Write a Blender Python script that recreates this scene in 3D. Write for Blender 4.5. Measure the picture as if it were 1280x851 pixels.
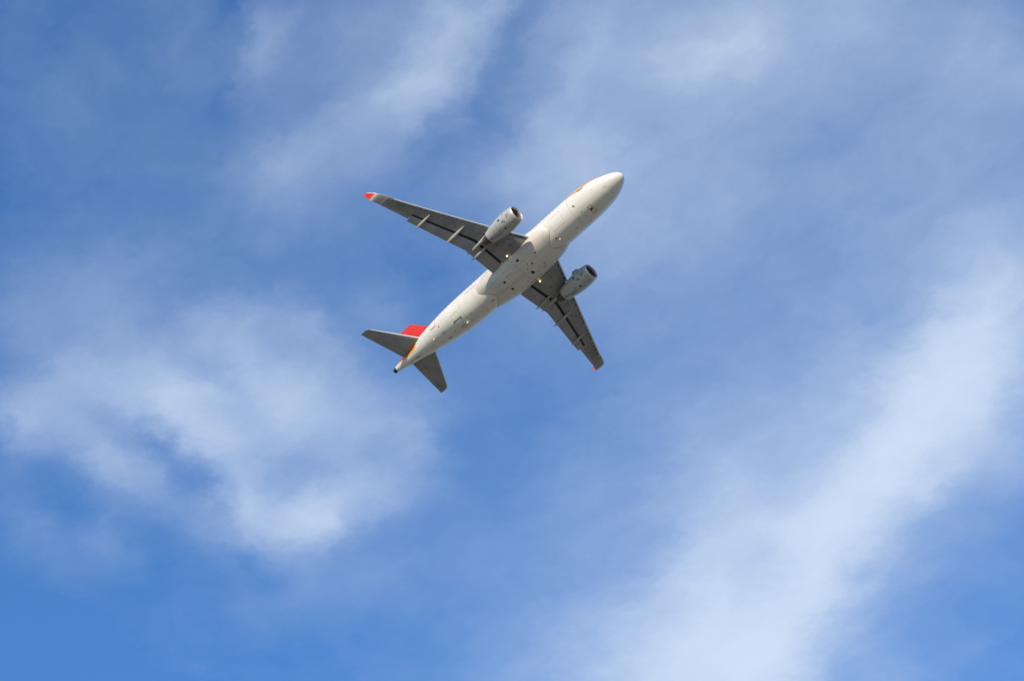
import bpy, math, random
from mathutils import Vector, Matrix

rad = math.radians
scene = bpy.context.scene
for o in list(bpy.data.objects):
    bpy.data.objects.remove(o)
C = scene.collection

# ------------------------------------------------------------------ camera, sky, sun, exposure
PITCH, BANK = rad(7.0), rad(-8.0)        # the airliner climbs in a gentle turn, starboard wing raised
RP = Matrix.Rotation(-PITCH, 3, 'Y') @ Matrix.Rotation(BANK, 3, 'X')
OFF = Vector((18.0, 0.0, 2.4))           # aircraft frame (nose tip at 0) -> origin of the airliner's root
CAM_AC = Vector((89.64195, -108.37813, -224.13216)) + OFF      # photographer, seen from the aircraft
ROOT = Vector((0, 0, 1.7 - (RP @ CAM_AC).z))
right = RP @ Vector((0.68390444, 0.72913131, -0.02534254))
down = RP @ Vector((-0.60147786, 0.54382868, -0.58521333))
fwd = RP @ Vector((-0.41291536, 0.41547297, 0.81048326))

cam_data = bpy.data.cameras.new('camera')
cam = bpy.data.objects.new('camera', cam_data)
C.objects.link(cam)
cam_data.sensor_width = 36
cam_data.lens = 85
cam_data.clip_end = 200000
m = Matrix((right, -down, -fwd)).transposed().to_4x4()
m.translation = RP @ CAM_AC + ROOT
cam.matrix_world = m
scene.camera = cam

# low warm sun off the starboard bow
sun_dir = RP @ Vector((math.cos(rad(11)) * math.sin(rad(28)), -math.cos(rad(11)) * math.cos(rad(28)), math.sin(rad(11))))
SUN_EL = math.asin(sun_dir.z)
sd = bpy.data.lights.new('sun', 'SUN')
sd.energy = 3.05
sd.angle = rad(0.53)
sd.color = (1.0, 0.85, 0.64)
sun = bpy.data.objects.new('sun', sd)
C.objects.link(sun)
sun.rotation_euler = sun_dir.to_track_quat('Z', 'Y').to_euler()
sun.location = ROOT + sun_dir * 200

scene.view_settings.view_transform = 'Standard'
scene.view_settings.look = 'None'
scene.view_settings.gamma = 1
scene.view_settings.exposure = 0.62
scene.view_settings.use_curve_mapping = False
scene.cycles.max_bounces = 6

world = bpy.data.worlds.new('World')
scene.world = world
world.use_nodes = True
wt = world.node_tree
wt.nodes.clear()
WN, WL = wt.nodes, wt.links


def wnode(kind, **kw):
    n = WN.new(kind)
    for k, v in kw.items():
        setattr(n, k, v)
    return n


def wset(n, i, v):
    if hasattr(v, 'is_output'):
        WL.new(v, n.inputs[i])
    else:
        n.inputs[i].default_value = v


def wmath(op, a, b=None, clamp=False):
    n = wnode('ShaderNodeMath', operation=op, use_clamp=clamp)
    wset(n, 0, a)
    if b is not None:
        wset(n, 1, b)
    return n.outputs[0]


def wvec(op, a, b=None, out=0):
    n = wnode('ShaderNodeVectorMath', operation=op)
    wset(n, 0, a)
    if b is not None:
        wset(n, 1, b)
    return n.outputs[out]


sky = wnode('ShaderNodeTexSky', sky_type='NISHITA', sun_disc=False)
sky.sun_elevation = SUN_EL
sky.sun_rotation = math.atan2(sun_dir.x, sun_dir.y)
sky.altitude = 50
sky.air_density = 1.0
sky.dust_density = 0.0
sky.ozone_density = 5.0

# high thin cloud: a deck at unit height, every direction lands on it at (x/z, y/z)
gen = wnode('ShaderNodeTexCoord').outputs['Generated']
sep = wnode('ShaderNodeSeparateXYZ')
WL.new(gen, sep.inputs[0])
zc = wmath('MAXIMUM', sep.outputs[2], 0.06)
comb = wnode('ShaderNodeCombineXYZ')
WL.new(wmath('DIVIDE', sep.outputs[0], zc), comb.inputs[0])
WL.new(wmath('DIVIDE', sep.outputs[1], zc), comb.inputs[1])
deck = comb.outputs[0]

# banks of thin cloud on that deck: centre, heading, two half widths, thickness
BANKS = [
    (-0.5741, 0.9926, 1.08, 0.0468, 0.1067, 0.444),
    (-0.6579, 1.0239, 1.118, 0.0528, 0.1126, 0.227),
    (-0.7429, 1.0513, 1.101, 0.0613, 0.1209, 0.224),
    (-0.8343, 1.0807, 1.07, 0.073, 0.1391, 0.457),
    (-0.9126, 1.0909, 1.099, 0.0837, 0.1511, 0.422),
    (-0.7145, 0.9713, 1.261, 0.0904, 0.1916, 0.316),
    (-0.8989, 1.0198, 1.421, 0.0845, 0.1537, 0.066),
    (-0.6997, 0.8946, 1.424, 0.0513, 0.1288, 0.117),
    (-0.4944, 0.9454, -2.307, 0.0464, 0.0811, 0.197),
    (-0.4596, 0.8411, 1.311, 0.0986, 0.1234, 0.189),
    (-0.4896, 0.6868, 1.607, 0.0393, 0.1176, 0.261),
    (-0.5585, 0.6777, 1.219, 0.0338, 0.0842, 0.112),
    (-0.6132, 0.6606, 1.157, 0.018, 0.0615, 0.023),
    (-0.6058, 0.8002, 1.722, 0.0692, 0.1273, 0.187),
    (-0.5648, 0.8967, 1.391, 0.0559, 0.0951, -0.055),
    (-0.4506, 0.7137, 1.928, 0.0331, 0.0637, 0.118),
    (-0.5298, 0.6178, 1.333, 0.0235, 0.0583, 0.11),
    (-0.3938, 0.7931, 3.015, 0.0467, 0.0559, 0.162),
    (-0.587, 0.5787, 1.289, 0.0252, 0.0713, 0.257),
    (-0.6403, 0.5865, 1.491, 0.0247, 0.0657, 0.109),
    (-0.6885, 0.5764, 1.615, 0.0233, 0.0605, 0.099),
    (-0.7262, 0.5794, 1.216, 0.021, 0.0526, 0.085),
    (-0.646, 0.501, 1.07, 0.0127, 0.0403, 0.221),
    (-0.7163, 0.6183, 1.32, 0.0298, 0.0683, 0.062),
    (-0.8031, 0.5781, 1.626, 0.0387, 0.0752, -0.034),
    (-0.8637, 0.5494, 1.95, 0.043, 0.0798, 0.226),
    (-0.7568, 0.4482, 2.11, 0.0335, 0.0391, 0.05),
    (-0.7136, 0.4794, 1.686, 0.0246, 0.0486, -0.02),
    (-0.9679, 0.831, 1.963, 0.0405, 0.0956, 0.157),
    (-1.0784, 0.6777, 2.382, 0.0335, 0.0572, 0.098),
    (-0.898, 0.9117, 1.486, 0.0505, 0.0961, -0.024),
    (-0.7983, 0.8874, 1.445, 0.04, 0.0862, 0.081),
    (-0.6974, 0.8417, 1.545, 0.0389, 0.071, 0.021),
    (-0.7051, 0.6884, 1.188, 0.0313, 0.0464, -0.047),
    (-0.9435, 0.94, 1.533, 0.0477, 0.0685, 0.037),
    (-0.7194, 0.4156, 1.312, 0.0562, 0.0773, 0.029),
    (-0.6552, 0.4869, 1.228, 0.0578, 0.076, 0.14),
    (-0.5904, 0.5587, 1.12, 0.0593, 0.0751, 0.207),
    (-0.5251, 0.6311, 0.982, 0.0604, 0.0745, 0.155),
    (-0.4592, 0.7042, -2.323, 0.0612, 0.0746, 0.284),
    (-0.3928, 0.7778, -2.489, 0.0613, 0.0753, 0.079),
    (-0.8072, 0.4796, 1.247, 0.0602, 0.0861, 0.052),
    (-0.7393, 0.5556, 1.161, 0.0618, 0.085, 0.054),
    (-0.6709, 0.6321, 1.057, 0.0632, 0.0842, 0.066),
    (-0.6019, 0.7094, 0.935, 0.0643, 0.0839, 0.331),
    (-0.762, 0.7152, 1.012, 0.0676, 0.0953, 0.046),
    (-0.615, 0.8815, -2.355, 0.0693, 0.0956, -0.053),
    (-0.5405, 0.9658, -2.47, 0.0695, 0.0967, 0.184),
    (-0.8659, 0.81, 0.977, 0.0726, 0.1089, 0.056),
    (-0.7095, 0.9891, -2.365, 0.0742, 0.1097, 0.052),
    (-0.6301, 1.0799, -2.466, 0.0745, 0.1111, 0.158),
    (-1.1491, 0.7294, 1.113, 0.0752, 0.1268, -0.031),
    (-0.9856, 0.9192, 0.951, 0.0782, 0.1258, 0.045),
    (-0.9025, 1.0156, -2.28, 0.0793, 0.1262, 0.043),
    (-0.8185, 1.1131, -2.372, 0.0799, 0.1272, 0.115),
    (-0.7336, 1.2116, -2.463, 0.0802, 0.1288, 0.047),
    (-0.9213, 0.5813, -2.473, 0.0188, 0.0268, 0.172),
    (-0.9247, 0.5968, -2.479, 0.019, 0.0272, 0.215),
    (-0.9037, 0.6304, -2.513, 0.019, 0.0275, 0.177),
    (-0.9095, 0.6492, -2.518, 0.0192, 0.028, 0.336),
    (-0.9189, 0.6791, -2.525, 0.0194, 0.0288, 0.46),
    (-0.8819, 0.6607, -2.545, 0.019, 0.0277, 0.329),
    (-0.8331, 0.6432, -2.577, 0.0185, 0.0266, 0.212),
    (-0.8452, 0.6201, -2.556, 0.0185, 0.0263, 0.317),
    (-0.8547, 0.7015, -2.584, 0.019, 0.0281, 0.206),
    (-0.8736, 0.7001, -2.568, 0.0192, 0.0284, 0.298),
    (-0.8459, 0.7171, -2.597, 0.0191, 0.0283, 0.082),
    (-0.8138, 0.7183, -2.623, 0.0188, 0.0278, 0.246),
    (-0.9253, 0.7797, -2.562, 0.0201, 0.0311, 0.542),
    (-0.9456, 0.7787, -2.548, 0.0202, 0.0314, 0.274),
    (-0.9667, 0.772, -2.531, 0.0203, 0.0316, 0.335),
    (-0.9454, 0.7238, -2.525, 0.0199, 0.0302, 0.214),
    (-0.9444, 0.7408, -2.533, 0.02, 0.0305, 0.219),
    (-0.8962, 0.785, -2.584, 0.0199, 0.0307, 0.32),
    (-0.8731, 0.7958, -2.604, 0.0197, 0.0305, 0.24),
    (-0.8334, 0.7662, -2.624, 0.0192, 0.0292, 0.289),
    (-0.9147, 0.7162, -2.544, 0.0196, 0.0295, 0.058),
    (-0.9733, 0.5866, -2.436, 0.0192, 0.0278, 0.226),
    (-0.9771, 0.5679, -2.422, 0.0191, 0.0275, 0.177),
    (-0.961, 0.6107, -2.459, 0.0193, 0.0281, 0.219),
    (-0.9662, 0.6366, -2.469, 0.0195, 0.0287, 0.226),
    (-0.9692, 0.6587, -2.478, 0.0197, 0.0292, 0.234),
    (-0.9628, 0.6765, -2.492, 0.0197, 0.0295, 0.129),
    (-0.9957, 0.5973, -2.426, 0.0195, 0.0284, 0.128),
    (-0.9479, 0.6313, -2.48, 0.0193, 0.0283, -0.026),
    (-0.9416, 0.6487, -2.493, 0.0194, 0.0285, 0.079),
    (-0.9328, 0.6587, -2.505, 0.0194, 0.0286, -0.151),
    (-0.9444, 0.6824, -2.507, 0.0196, 0.0293, 0.072),
    (-0.942, 0.7003, -2.517, 0.0197, 0.0296, -0.178),
    (-0.9502, 0.716, -2.519, 0.0199, 0.0301, -0.247),
    (-1.004, 0.6142, -2.43, 0.0196, 0.0289, 0.034),
    (-0.9966, 0.6652, -2.463, 0.0199, 0.0299, 0.081),
    (-0.9776, 0.7087, -2.496, 0.02, 0.0304, 0.108),
    (-0.9738, 0.7351, -2.511, 0.0202, 0.031, 0.078),
    (-1.0372, 0.696, -2.451, 0.0204, 0.0313, 0.119),
    (-0.9975, 0.7543, -2.503, 0.0205, 0.0318, 0.02),
    (-1.0501, 0.6476, -2.418, 0.0202, 0.0305, 0.11),
    (-0.984, 0.7865, -2.526, 0.0205, 0.0323, -0.125),
    (-0.7962, 0.6518, -2.613, 0.0183, 0.0262, 0.207),
    (-0.816, 0.6345, -2.589, 0.0183, 0.0261, 0.185),
    (-0.8042, 0.6811, -2.617, 0.0185, 0.0269, 0.151),
    (-0.7637, 0.6885, -2.655, 0.0182, 0.0264, 0.125),
    (-0.8745, 0.5726, -2.507, 0.0184, 0.0258, 0.085),
    (-0.9126, 0.548, -2.46, 0.0186, 0.026, 0.076),
    (-0.8736, 0.6099, -2.527, 0.0187, 0.0265, 0.211),
    (-0.8949, 0.5964, -2.503, 0.0187, 0.0266, 0.208),
    (-0.8534, 0.8124, -2.624, 0.0197, 0.0306, 0.084),
    (-0.8008, 0.7573, -2.646, 0.0189, 0.0285, 0.089),
    (-0.9355, 0.8167, -2.569, 0.0203, 0.0321, -0.078),
    (-1.0326, 0.6073, -2.407, 0.0198, 0.0293, 0.066),
    (-1.0651, 0.6304, -2.4, 0.0201, 0.0304, 0.044),
    (-1.092, 0.6621, -2.401, 0.0205, 0.0316, -0.054),
    (-0.8958, 0.8372, -2.602, 0.0201, 0.0318, -0.039),
    (-0.8884, 0.7486, -2.576, 0.0196, 0.0297, 0.044),
    (-0.9038, 0.6963, -2.544, 0.0194, 0.0289, 0.231),
    (-0.8498, 0.6581, -2.57, 0.0188, 0.0271, 0.183),
    (-0.8599, 0.6791, -2.57, 0.019, 0.0278, 0.178),
    (-0.8329, 0.688, -2.596, 0.0188, 0.0275, 0.279),
    (-0.89, 0.7236, -2.565, 0.0194, 0.0292, 0.17),
    (-0.8702, 0.7461, -2.589, 0.0194, 0.0294, 0.183),
    (-0.8443, 0.7301, -2.603, 0.0191, 0.0286, 0.265),
    (-0.952, 0.5854, -2.451, 0.0191, 0.0274, 0.186),
    (-0.9201, 0.6217, -2.496, 0.0191, 0.0276, 0.254),
    (-0.8863, 0.6382, -2.531, 0.0189, 0.0273, 0.217),
    (-0.6231, 0.5751, 1.263, 0.0148, 0.0272, 0.103),
    (-0.5762, 0.564, 1.266, 0.0145, 0.026, 0.079),
    (-0.5826, 0.5827, 1.253, 0.0147, 0.0264, -0.083),
    (-0.6551, 0.57, 1.27, 0.0149, 0.0279, 0.052),
    (-0.7042, 0.5678, 1.276, 0.0151, 0.029, 0.103),
    (-0.6905, 0.5741, 1.27, 0.0151, 0.0288, -0.022),
    (-0.6539, 0.587, 1.258, 0.015, 0.0281, -0.091),
    (-0.649, 0.6206, 1.235, 0.0153, 0.0285, -0.095),
    (-0.6074, 0.6197, 1.23, 0.0151, 0.0275, -0.104),
    (-0.5573, 0.5962, 1.24, 0.0147, 0.026, -0.168),
    (-0.5834, 0.6075, 1.235, 0.0149, 0.0268, -0.077),
    (-0.5389, 0.6239, 1.217, 0.0149, 0.026, -0.071),
    (-0.5994, 0.6564, 1.203, 0.0155, 0.0279, 0.075),
    (-0.6132, 0.6525, 1.208, 0.0155, 0.0282, 0.027),
    (-0.5657, 0.6619, 1.194, 0.0154, 0.0272, -0.14),
    (-0.5744, 0.6368, 1.213, 0.0152, 0.027, -0.127),
    (-0.4992, 0.6607, 1.183, 0.015, 0.0257, -0.027),
    (-0.5187, 0.6277, 1.211, 0.0148, 0.0256, 0.08),
    (-0.6474, 0.4995, 1.317, 0.0141, 0.0267, 0.033),
    (-0.6813, 0.5104, 1.311, 0.0144, 0.0276, -0.114),
    (-0.7267, 0.5498, 1.289, 0.015, 0.0293, 0.069),
    (-0.6069, 0.53, 1.293, 0.0143, 0.0262, 0.055),
    (-0.7348, 1.2683, -2.248, 0.0212, 0.0438, 0.031),
    (-0.7552, 1.2299, -2.225, 0.021, 0.0434, 0.037),
    (-0.7776, 1.2038, -2.206, 0.021, 0.0434, -0.1),
    (-0.7219, 0.397, 1.386, 0.0135, 0.027, 0.037),
    (-0.6304, 0.4826, 1.266, 0.0218, 0.031, -0.181),
    (-0.5496, 0.6875, 1.027, 0.024, 0.0328, -0.266),
    (-0.572, 0.9355, -2.319, 0.027, 0.0396, -0.104),
    (-0.7493, 0.8958, 0.94, 0.028, 0.0437, -0.092),
    (-0.5862, 1.082, -2.4, 0.0286, 0.0442, 0.187),
    (-0.8286, 0.9786, 0.92, 0.0296, 0.0485, -0.157),
    (-0.772, 1.0439, -2.282, 0.0298, 0.0486, -0.391),
    (-0.9768, 1.0027, 0.96, 0.031, 0.0541, 0.046),
    (-0.8581, 1.141, -2.296, 0.0316, 0.0544, 0.298),
    (-0.7981, 1.2109, -2.355, 0.0318, 0.0547, 0.248),
    (-0.5628, 0.6387, 1.085, 0.0235, 0.0321, 0.197),
    (-0.7521, 1.0537, -2.297, 0.0298, 0.0483, 0.172),
    (-0.4498, 0.7064, 0.951, 0.0235, 0.0306, -0.191),
    (-0.5565, 0.7601, 0.957, 0.025, 0.0347, 0.099),
    (-0.5924, 0.9071, -2.287, 0.0269, 0.0394, 0.109),
    (-0.6803, 1.0347, -2.321, 0.029, 0.0455, 0.051),
    (-0.6974, 0.9908, -2.286, 0.0286, 0.0448, -0.178),
    (-0.8535, 1.0444, -2.248, 0.0305, 0.0512, -0.165),
    (-0.8245, 1.078, -2.278, 0.0306, 0.0513, -0.122),
    (-0.7165, 1.0946, -2.336, 0.0299, 0.0484, -0.085),
    (-0.6387, 1.0824, -2.37, 0.0291, 0.0457, -0.04),
    (-0.9454, 0.7238, 1.118, 0.0273, 0.0455, 0.23),
    (-0.9502, 0.716, 1.124, 0.0272, 0.0455, 0.047),
    (-0.5744, 0.6368, 1.091, 0.0236, 0.0324, -0.109),
]
FIBRE = 0.068
BASE = 0.0
SKYTINT = (0.54, 0.79, 0.95, 1)
CLOUDCOL = (2.755, 3.275, 4.056, 1)

def wnoise(vec, scale, detail, rough=0.55, dist=0.0):
    n = wnode('ShaderNodeTexNoise')
    WL.new(vec, n.inputs['Vector'])
    n.inputs['Scale'].default_value = scale
    n.inputs['Detail'].default_value = detail
    n.inputs['Roughness'].default_value = rough
    n.inputs['Distortion'].default_value = dist
    return n


half = (0.5, 0.5, 0.5)
w1 = wvec('SUBTRACT', wnoise(deck, 9.0, 3).outputs['Color'], half)
w2 = wvec('SUBTRACT', wnoise(deck, 24.0, 10, 0.66).outputs['Color'], half)
sc1 = wnode('ShaderNodeVectorMath', operation='SCALE'); WL.new(w1, sc1.inputs[0]); sc1.inputs['Scale'].default_value = 0.020
sc2 = wnode('ShaderNodeVectorMath', operation='SCALE'); WL.new(w2, sc2.inputs[0]); sc2.inputs['Scale'].default_value = 0.05
warped = wvec('ADD', deck, wvec('ADD', sc1.outputs[0], sc2.outputs[0]))
total = None
cen = wvec('SUBTRACT', warped, (-0.62, 0.54, 0))
sx = wnode('ShaderNodeSeparateXYZ')
WL.new(cen, sx.inputs[0])
X_, Y_ = sx.outputs[0], sx.outputs[1]
one = wnode('ShaderNodeCombineXYZ')
WL.new(X_, one.inputs[0]); WL.new(Y_, one.inputs[1]); one.inputs[2].default_value = 1.0
sq = wnode('ShaderNodeCombineXYZ')
WL.new(wmath('MULTIPLY', X_, X_), sq.inputs[0]); WL.new(wmath('MULTIPLY', X_, Y_), sq.inputs[1]); WL.new(wmath('MULTIPLY', Y_, Y_), sq.inputs[2])
for (cx, cy, ang, hx, hy, amp) in BANKS:                 # each bank is a soft stretched heap: exp(-(u*u + v*v))
    cx += 0.62; cy -= 0.54
    c_, s_ = math.cos(ang), math.sin(ang)
    a_ = (c_ / hx) ** 2 + (s_ / hy) ** 2
    b_ = 2 * c_ * s_ * (1 / hx ** 2 - 1 / hy ** 2)
    d_ = (s_ / hx) ** 2 + (c_ / hy) ** 2
    q1 = wvec('DOT_PRODUCT', sq.outputs[0], (a_, b_, d_), out=1)
    q2 = wvec('DOT_PRODUCT', one.outputs[0], (-2 * a_ * cx - b_ * cy, -b_ * cx - 2 * d_ * cy, a_ * cx * cx + b_ * cx * cy + d_ * cy * cy), out=1)
    g = wmath('POWER', 0.36788, wmath('ADD', q1, q2))
    ma = wnode('ShaderNodeMath', operation='MULTIPLY_ADD')
    WL.new(g, ma.inputs[0])
    ma.inputs[1].default_value = amp
    wset(ma, 2, 0.0 if total is None else total)
    total = ma.outputs[0]
# drawn-out fibres along the wind plus soft billows
mp = wnode('ShaderNodeMapping')
WL.new(warped, mp.inputs[0])
mp.inputs['Rotation'].default_value = (0, 0, FIBRE)
mp.inputs['Scale'].default_value = (1.0, 3.2, 1.0)
fib = wnoise(mp.outputs[0], 11.0, 10, 0.68, 0.6).outputs[0]
bil = wnoise(warped, 26.0, 6, 0.58, 0.3).outputs[0]
tex = wmath('ADD', wmath('MULTIPLY', fib, 0.95), wmath('MULTIPLY', bil, 0.95))      # mean about 0.95
curd = wmath('MULTIPLY', wmath('SUBTRACT', wnoise(warped, 15.0, 10, 0.66, 0.4).outputs[0], 0.5), 0.20)
# thin cloud shows its fibres, the thick middle of a bank is smoother
ease = wmath('SUBTRACT', 1.0, wmath('MULTIPLY', wmath('MINIMUM', wmath('MAXIMUM', total, 0.0), 1.0), 0.55))
ripple = wmath('MULTIPLY', wmath('SUBTRACT', wmath('MULTIPLY', tex, 0.62), 0.59), ease)
dens = wmath('MULTIPLY', wmath('ADD', total, wmath('MULTIPLY', curd, ease)), wmath('ADD', ripple, 1.0))
dens = wmath('MAXIMUM', dens, 0.0)
smn = wnode('ShaderNodeMath', operation='SMOOTH_MIN')
WL.new(dens, smn.inputs[0]); smn.inputs[1].default_value = 1.0; smn.inputs[2].default_value = 0.35
dens = smn.outputs[0]
skys = wnode('ShaderNodeMix', data_type='RGBA')
WL.new(dens, skys.inputs[0])
tint = wnode('ShaderNodeMix', data_type='RGBA', blend_type='MULTIPLY')
tint.inputs[0].default_value = 1.0
WL.new(sky.outputs[0], tint.inputs[6])
tint.inputs[7].default_value = SKYTINT
WL.new(tint.outputs[2], skys.inputs[6])
skys.inputs[7].default_value = CLOUDCOL
bg = wnode('ShaderNodeBackground')
WL.new(skys.outputs[2], bg.inputs[0])
bg.inputs[1].default_value = 0.15
wo = wnode('ShaderNodeOutputWorld')
WL.new(bg.outputs[0], wo.inputs[0])


# ------------------------------------------------------------------ materials
def mat(name, col, rough=0.4, metal=0.0, spec=0.5, var=0.06, vscale=0.8, stretch=(0.25, 1, 1), seams=(), seam_col=None,
        coat=0.0, emit=None, speck=0.0):
    mt = bpy.data.materials.new(name)
    mt.use_nodes = True
    nt = mt.node_tree
    N, L = nt.nodes, nt.links
    b = N['Principled BSDF']
    b.inputs['Roughness'].default_value = rough
    b.inputs['Metallic'].default_value = metal
    b.inputs['Specular IOR Level'].default_value = spec
    b.inputs['Coat Weight'].default_value = coat
    if emit:
        b.inputs['Emission Color'].default_value = (*emit[0], 1)
        b.inputs['Emission Strength'].default_value = emit[1]
    tc = N.new('ShaderNodeTexCoord')
    mpn = N.new('ShaderNodeMapping')
    L.new(tc.outputs['Object'], mpn.inputs[0])
    mpn.inputs['Scale'].default_value = stretch
    nz = N.new('ShaderNodeTexNoise')
    L.new(mpn.outputs[0], nz.inputs['Vector'])
    nz.inputs['Scale'].default_value = vscale
    nz.inputs['Detail'].default_value = 6
    nz.inputs['Roughness'].default_value = 0.6
    mr = N.new('ShaderNodeMapRange')
    L.new(nz.outputs[0], mr.inputs[0])
    mr.inputs[1].default_value = 0.3
    mr.inputs[2].default_value = 0.7
    mr.inputs[3].default_value = 1 - var * 2
    mr.inputs[4].default_value = 1 + var
    val = mr.outputs[0]
    if speck:
        vz = N.new('ShaderNodeTexNoise')
        L.new(tc.outputs['Object'], vz.inputs['Vector'])
        vz.inputs['Scale'].default_value = 2.6
        vz.inputs['Detail'].default_value = 3
        m2 = N.new('ShaderNodeMapRange')
        L.new(vz.outputs[0], m2.inputs[0])
        m2.inputs[1].default_value = 0.62
        m2.inputs[2].default_value = 0.72
        m2.inputs[3].default_value = 1
        m2.inputs[4].default_value = 1 - speck
        mm = N.new('ShaderNodeMath'); mm.operation = 'MULTIPLY'
        L.new(val, mm.inputs[0]); L.new(m2.outputs[0], mm.inputs[1])
        val = mm.outputs[0]
    # riveted joints across the skin, given as (axis, place, half width, strength)
    if seams:
        sx = N.new('ShaderNodeSeparateXYZ')
        L.new(tc.outputs['Object'], sx.inputs[0])
        for axis, place, hw, k in seams:
            cp = N.new('ShaderNodeMath'); cp.operation = 'COMPARE'
            L.new(sx.outputs[axis], cp.inputs[0])
            cp.inputs[1].default_value = place
            cp.inputs[2].default_value = hw
            ml = N.new('ShaderNodeMath'); ml.operation = 'MULTIPLY_ADD'
            L.new(cp.outputs[0], ml.inputs[0])
            ml.inputs[1].default_value = -k
            ml.inputs[2].default_value = 1
            mm = N.new('ShaderNodeMath'); mm.operation = 'MULTIPLY'
            L.new(val, mm.inputs[0]); L.new(ml.outputs[0], mm.inputs[1])
            val = mm.outputs[0]
    mx = N.new('ShaderNodeVectorMath'); mx.operation = 'SCALE'
    mx.inputs[0].default_value = col
    L.new(val, mx.inputs['Scale'])
    L.new(mx.outputs[0], b.inputs['Base Color'])
    return mt


def st(s):
    return 18.0 - s                      # a fuselage station as an object coordinate


M = {}
M['white'] = mat('white_paint', (0.74, 0.715, 0.65), 0.36, spec=.35, var=0.05, vscale=0.9, stretch=(0.18, 1.4, 1.4), coat=0.0,
                 seams=[(0, st(a), 0.022, k) for a, k in ((6.8, .35), (11.6, .2), (16.2, .18), (22.3, .22), (24.6, .3), (27.2, .2), (31.0, .3), (34.9, .35), (1.75, .1))])
M['fairing'] = mat('fairing_paint', (0.69, 0.66, 0.59), 0.4, spec=.35, var=0.07, vscale=1.1, stretch=(0.3, 1.2, 1.2), coat=0.0, speck=.08,
                   seams=[(0, st(a), 0.02, k) for a, k in ((13.3, .3), (15.7, .25), (17.4, .3), (19.4, .25))] + [(1, 0.0, 0.018, .3), (1, 1.1, .015, .2), (1, -1.1, .015, .2)])
M['wing'] = mat('wing_grey', (0.275, 0.28, 0.285), 0.42, var=0.13, vscale=0.9, stretch=(0.5, 1.2, 1), speck=.2,
                spec=.35, seams=[(1, s * a, 0.02, .22) for s in (-1, 1) for a in (3.9, 5.0, 7.4, 9.2, 10.9, 12.6, 14.6)])
M['flap'] = mat('flap_grey', (0.305, 0.31, 0.315), 0.45, var=0.09, vscale=0.9)
M['tailplane'] = mat('tailplane_grey', (0.285, 0.29, 0.295), 0.42, var=0.11, vscale=0.7, stretch=(1, .5, 1), speck=.12)
M['slat'] = mat('slat_metal', (0.66, 0.65, 0.62), 0.42, var=.05)
M['cove'] = mat('cove_shade_primer', (0.045, 0.047, 0.052), 0.7, var=.2)  # primer coloured near black to deepen the shade inside flap and slat coves
M['track'] = mat('track_steel', (0.45, 0.45, 0.44), 0.5, metal=.3)
M['canoe'] = mat('fairing_grey', (0.39, 0.39, 0.365), 0.5, spec=.3, var=.07)
M['nacelle'] = mat('nacelle_grey', (0.43, 0.43, 0.41), 0.36, spec=.4, var=.07, vscale=1.2, stretch=(.4, 1, 1),
                   seams=[(0, st(a), 0.018, .35) for a in (11.35, 13.35)])
M['lip'] = mat('polished_lip', (0.55, 0.53, 0.50), 0.42, metal=.3, var=.04)
M['duct'] = mat('duct_liner', (0.16, 0.14, 0.13), 0.6, var=.1)
M['blade'] = mat('fan_titanium', (0.09, 0.085, 0.085), 0.45, metal=.5)
M['spinner'] = mat('spinner_paint', (0.06, 0.06, 0.06), 0.5)
M['hot'] = mat('heat_stained_metal', (0.11, 0.085, 0.07), 0.5, metal=.45, var=.18, vscale=2)
M['red'] = mat('red_paint', (0.60, 0.036, 0.016), 0.45, spec=.25, var=.04)
M['crimson'] = mat('dark_red_paint', (0.42, 0.012, 0.03), 0.4, spec=.3, var=.05)
M['orange'] = mat('orange_paint', (0.88, 0.19, 0.01), 0.4, spec=.3, var=.03)
M['yellow'] = mat('yellow_paint', (0.90, 0.58, 0.015), 0.4, spec=.3, var=.03)
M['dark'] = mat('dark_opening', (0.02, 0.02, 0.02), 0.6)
M['line'] = mat('joint_sealant', (0.13, 0.125, 0.12), 0.6)
M['faint'] = mat('faint_joint', (0.56, 0.54, 0.49), 0.5)
M['joint'] = mat('wing_joint', (0.13, 0.13, 0.13), 0.6)
M['metal'] = mat('bare_metal', (0.6, 0.58, 0.55), 0.3, metal=.8)
M['glass'] = mat('window_glass', (0.42, 0.44, 0.46), 0.12, spec=.6, var=.02)
M['lamp'] = mat('lamp_lens', (0.9, 0.85, 0.7), 0.2, emit=((1.0, 0.66, 0.30), 8.0))
M['flash'] = mat('white_lens', (0.9, 0.9, 0.9), 0.2, emit=((1.0, 0.97, 0.92), 0.1))
M['apu'] = mat('soot_black', (0.016, 0.016, 0.017), 0.55)


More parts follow.
